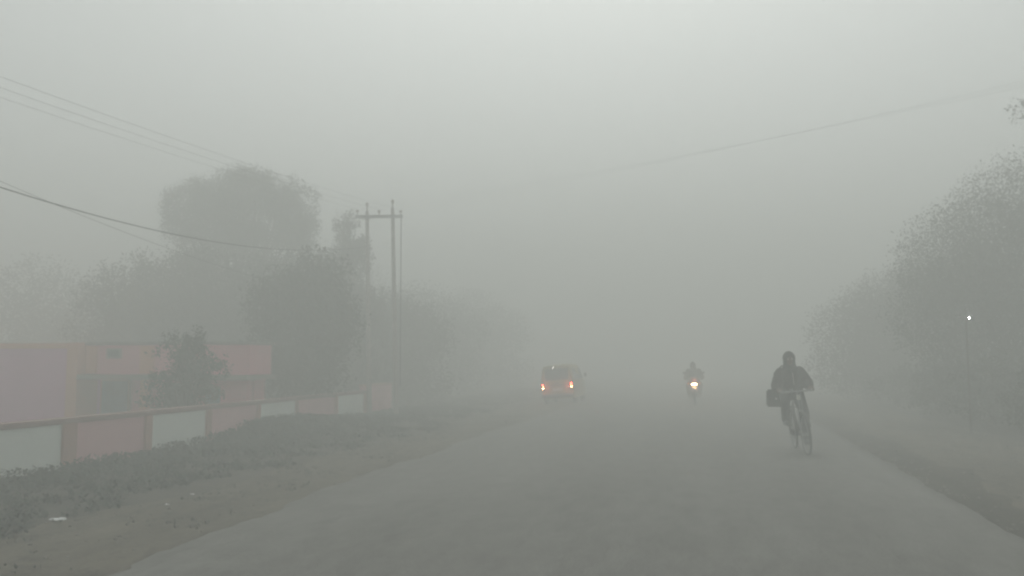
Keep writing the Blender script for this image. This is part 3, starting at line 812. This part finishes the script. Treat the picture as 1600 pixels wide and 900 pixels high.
def make_bag():
    Mx = Matrix.Translation(CB) @ Euler(ROT).to_matrix().to_4x4()
    root = empty('shoulder_bag', CB, ROT)
    tag(root, 'black rectangular shoulder bag hanging at the hip of the cyclist', 'bag')
    MB().box((.27, .17, .905), (.30, .13, .30), rot=(0, R(-6), R(14)), bevel=.025).build('pouch', M['bag'], root, False)
    MB().box((.27, .243, .96), (.29, .02, .17), rot=(0, R(-6), R(14)), bevel=.008).build('flap', M['bag'], root)
    MB().tube([(.31, .13, 1.05), (.27, .10, 1.18), (.235, .12, 1.34), (.10, .12, 1.455), (-.06, .12, 1.44), (-.20, .1, 1.35)], .013, 8).build('strap', M['bag'], root, True)
    MB().box((.27, .258, .90), (.03, .012, .03), rot=(0, R(-6), R(14)), bevel=.003).build('buckle', M['zip'], root)
make_bag()

# ------------------------------------------------------------------ motorcycle and its rider
MBASE = Vector((-.12, 31.25, .0)); MROT = rot_of(R(180.5), R(1.5)); MS = .93
def glow(parent, name, loc, col, watts):
    l = bpy.data.lights.new(name, 'POINT'); l.energy = watts; l.color = col; l.shadow_soft_size = .05
    o = bpy.data.objects.new(name, l); C.objects.link(o); o.parent = parent; o.location = loc
def make_motorcycle():
    root = empty('motorcycle', MBASE, MROT); root.scale = (MS,) * 3
    tag(root, 'motorcycle with its headlight on, coming out of the fog in mid road', 'motorcycle')
    wheel(root, 'rear_wheel', 0, .235, .045, hub=.30, spokes=20)
    wheel(root, 'front_wheel', 1.26, .245, .038, hub=.30, spokes=20)
    mb = MB()
    mb.tube([(0, .98, .88), (0, .75, .62), (0, .60, .36), (0, .45, .30)], .022); mb.tube([(0, .98, .84), (0, .5, .72), (0, -.1, .70)], .02)
    for s in (-1, 1): mb.tube([(s * .09, .45, .32), (s * .10, 0, .30)], .018); mb.tube([(s * .11, 0, .32), (s * .11, .12, .68)], .022)
    mb.build('frame', M['blacksteel'], root, True)
    mb = MB()
    for s in (-1, 1): mb.tube([(s * .09, .96, .88), (s * .09, 1.10, .62), (s * .09, 1.26, .30)], [.022, .022, .026])
    mb.tube([(-.11, .965, .86), (.11, .965, .86)], .02)
    mb.build('front_fork', M['chrome'], root, True)
    mb = MB(); mb.box((0, .52, .42), (.24, .30, .22), bevel=.03); mb.tube([(0, .6, .5), (0, .72, .66)], [.09, .07], 12); mb.build('engine', M['vandark'], root, True)
    mb = MB(); mb.ball((0, .66, .80), (.14, .26, .12), 3); mb.build('fuel_tank', M['tankred'], root, True)
    mb = MB(); mb.box((0, .12, .77), (.25, .62, .09), bevel=.035); mb.build('seat', M['rubber'], root, True)
    MB().torus((0, 1.26, .30), .315, .06, seg=16, k=8, arc=(R(35), R(160)), flat=1.1).build('mudguard', M['tankred'], root, True)
    MB().torus((0, 0, .30), .32, .06, seg=16, k=8, arc=(R(20), R(190)), flat=1.1).build('mudguard', M['blacksteel'], root, True)
    hb = MB(); hb.tube([(-.36, .78, .99), (-.22, .90, 1.0), (-.1, .96, .93), (.1, .96, .93), (.22, .90, 1.0), (.36, .78, .99)], .012, 8)
    h = hb.build('handlebar', M['chrome'], root, True)
    for s in (-1, 1):
        MB().tube([(s * .38, .765, .99), (s * .28, .85, .997)], .018, 10).build('grip', M['rubber'], h, True)
        m_ = MB(); m_.tube([(s * .25, .88, 1.0), (s * .33, .88, 1.16)], .005, 6); m_.box((s * .345, .885, 1.18), (.11, .02, .07), bevel=.01); m_.build('mirror', M['blacksteel'], h, True)
        m_ = MB(); m_.tube([(s * .09, 1.02, .78), (s * .19, 1.02, .78)], .008, 6); m_.ball((s * .21, 1.025, .78), (.035, .025, .025), 2); m_.build('indicator', mat('amber_lens', (.5, .18, .02), .3), root, True)
        m_ = MB(); m_.tube([(s * .05, .42, .26), (s * .21, .42, .26)], .014, 8); m_.build('footrest', M['rubber'], root, True)
    mb = MB(); mb.box((0, 1.04, .775), (.30, .14, .20), bevel=.04); mb.prism([(1.02, .87), (1.10, .87), (1.0, 1.04), (.96, 1.03)], -.12, .12)
    hl = mb.build('headlamp', M['tankred'], root, True)
    l = MB().box((0, 1.120, .762), (.20, .03, .066), bevel=.012).build('lens', emit('headlight_lens', (1, .72, .40), 40), hl, True)
    glow(root, 'headlight_glow', (0, 1.26, .762), (1, .50, .20), 14)
    ex = MB(); ex.tube([(.08, .62, .36), (.13, .5, .22), (.15, .1, .27), (.15, -.25, .33)], [.02, .02, .04, .042], 10); ex.build('exhaust', M['chrome'], root, True)
    MB().box((0, 1.105, .60), (.20, .008, .07)).build('number_plate', M['plate'], root)
make_motorcycle()
mr = {'pelvis': (0, .18, .87), 'chest': (0, .29, 1.16), 'neck': (0, .345, 1.31), 'head': (.02, .385, 1.42), 'look': (0, 1, -.08),
      'shoulder1': (.20, .31, 1.25), 'shoulder-1': (-.20, .31, 1.25), 'elbow1': (.28, .47, 1.00), 'elbow-1': (-.28, .47, 1.00),
      'wrist1': (.325, .72, 1.02), 'wrist-1': (-.325, .72, 1.02), 'grip1': (.33, .80, .996), 'grip-1': (-.33, .80, .996),
      'hip1': (.11, .2, .85), 'hip-1': (-.11, .2, .85), 'knee1': (.24, .60, .70), 'knee-1': (-.24, .60, .70),
      'ankle1': (.20, .40, .36), 'ankle-1': (-.20, .40, .36), 'toe1': (.215, .55, .31), 'toe-1': (-.215, .55, .31)}
make_person('person wrapped in a dark shawl riding the motorcycle', mr, MBASE, MROT,
            {'jacket': 'shawl', 'trousers': 'trousers', 'shoe': 'shoe', 'head': 'shawl', 'hood': 'shawl'}, scale=MS)

# ------------------------------------------------------------------ yellow van seen from behind
def make_van():
    root = empty('yellow_van', (-4.86, 30.25, -.045), rot_of(R(-1.5), R(-4.5))); root.scale = (.9, .9, .96)
    tag(root, 'small yellow van with its tail lights on, driving away at the left road edge', 'van')
    Wd, L = 1.30, 3.1
    # body shell: cross sections along y, rear upright, front sloping
    prof = [(0.0, 1), (.05, 1), (2.35, 1), (2.75, .94), (3.05, .93)]
    bm = bmesh.new()
    def ring(y, z0, z1, w, tw):
        pts = [(-w / 2, z0), (-w / 2 - .0, z0 + .28), (-w / 2, .82), (-tw / 2 - .02, z1 - .18), (-tw / 2 + .06, z1 - .04), (-tw / 4, z1), (tw / 4, z1), (tw / 2 - .06, z1 - .04), (tw / 2 + .02, z1 - .18), (w / 2, .82), (w / 2, z0 + .28), (w / 2, z0)]
        return [bm.verts.new((x, y, z)) for x, z in pts]
    rr = [ring(.0, .26, 1.42, 1.24, 1.04), ring(.06, .22, 1.47, Wd, 1.14), ring(1.2, .22, 1.50, Wd, 1.16), ring(2.2, .22, 1.47, Wd, 1.12), ring(2.65, .22, 1.16, Wd - .02, 1.10), ring(2.95, .24, .98, Wd - .06, 1.1), ring(3.08, .28, .90, Wd - .14, 1.04)]
    for a, b in zip(rr, rr[1:]):
        for i in range(12): bm.faces.new((a[i], a[(i + 1) % 12], b[(i + 1) % 12], b[i]))
    bm.faces.new(rr[0][::-1]); bm.faces.new(rr[-1]); bmesh.ops.recalc_face_normals(bm, faces=bm.faces)
    me = bpy.data.meshes.new('body'); bm.to_mesh(me); bm.free(); link('body', me, M['vanpaint'], root, False)
    MB().box((0, -.006, 1.12), (.94, .03, .42), bevel=.012).build('rear_window', M['glass'], root)
    MB().box((0, -.012, .72), (1.12, .02, .025)).build('trim_strip', M['vandark'], root)
    MB().box((0, -.05, .33), (1.26, .14, .15), bevel=.03).build('rear_bumper', M['vandark'], root, True)
    MB().box((0, -.022, .56), (.40, .02, .12), bevel=.004).build('number_plate', M['plate'], root)
    MB().box((.0, -.03, .80), (.16, .03, .03), bevel=.008).build('door_handle', M['vandark'], root)
    w_ = MB(); w_.tube([(.1, -.035, .93), (-.28, -.035, 1.02)], .008, 6); w_.build('wiper', M['rubber'], root)
    red = emit('red_tail_light', (1, .07, .035), 40); amb = emit('amber_tail_light', (1, .45, .16), 60)
    for s in (-1, 1):
        h = MB().box((s * .572, -.02, .69), (.12, .06, .30), bevel=.012).build('tail_light', M['vandark'], root)
        MB().ball((s * .572, -.052, .75), (.032, .02, .030), 2).build('red_lens', red, h, True)
        MB().ball((s * .572, -.052, .635), (.032, .02, .032), 2).build('amber_lens', amb, h, True)
        glow(root, 'tail_light_glow', (s * .572, -.16, .69), (1, .12, .05), 6)
        sw = MB(); sw.prism([(.25, .88), (2.20, .88), (2.42, .90), (2.14, 1.30), (.25, 1.32)], s * .60, s * .648)
        bmesh.ops.rotate(sw.bm, cent=(s * .65, 0, .88), matrix=Matrix.Rotation(-s * R(7), 3, 'Y'), verts=sw.bm.verts)
        sw.build('side_window', M['glass'], root)
        m_ = MB(); m_.tube([(s * .62, 2.4, .95), (s * .75, 2.4, .98)], .012, 6); m_.box((s * .78, 2.4, 1.02), (.10, .06, .16), bevel=.02); m_.build('side_mirror', M['vandark'], root)
        for y in (.55, 2.45):
            w = MB().torus((s * .575, y, .25), .175, .075, seg=30, k=10, flat=.9).build('wheel', M['rubber'], root, True)
            MB().tube([(s * .555, y, .25), (s * .62, y, .25)], [.14, .12], 20).build('rim', M['steel'], w)
    hm_ = MB().box((-.11, -.02, 1.385), (.07, .05, .045), bevel=.008).build('high_lamp', M['vandark'], root)
    MB().ball((-.11, -.05, 1.385), (.022, .012, .018), 2).build('lens', emit('high_lamp_light', (1, .93, .88), 9), hm_, True)
make_van()
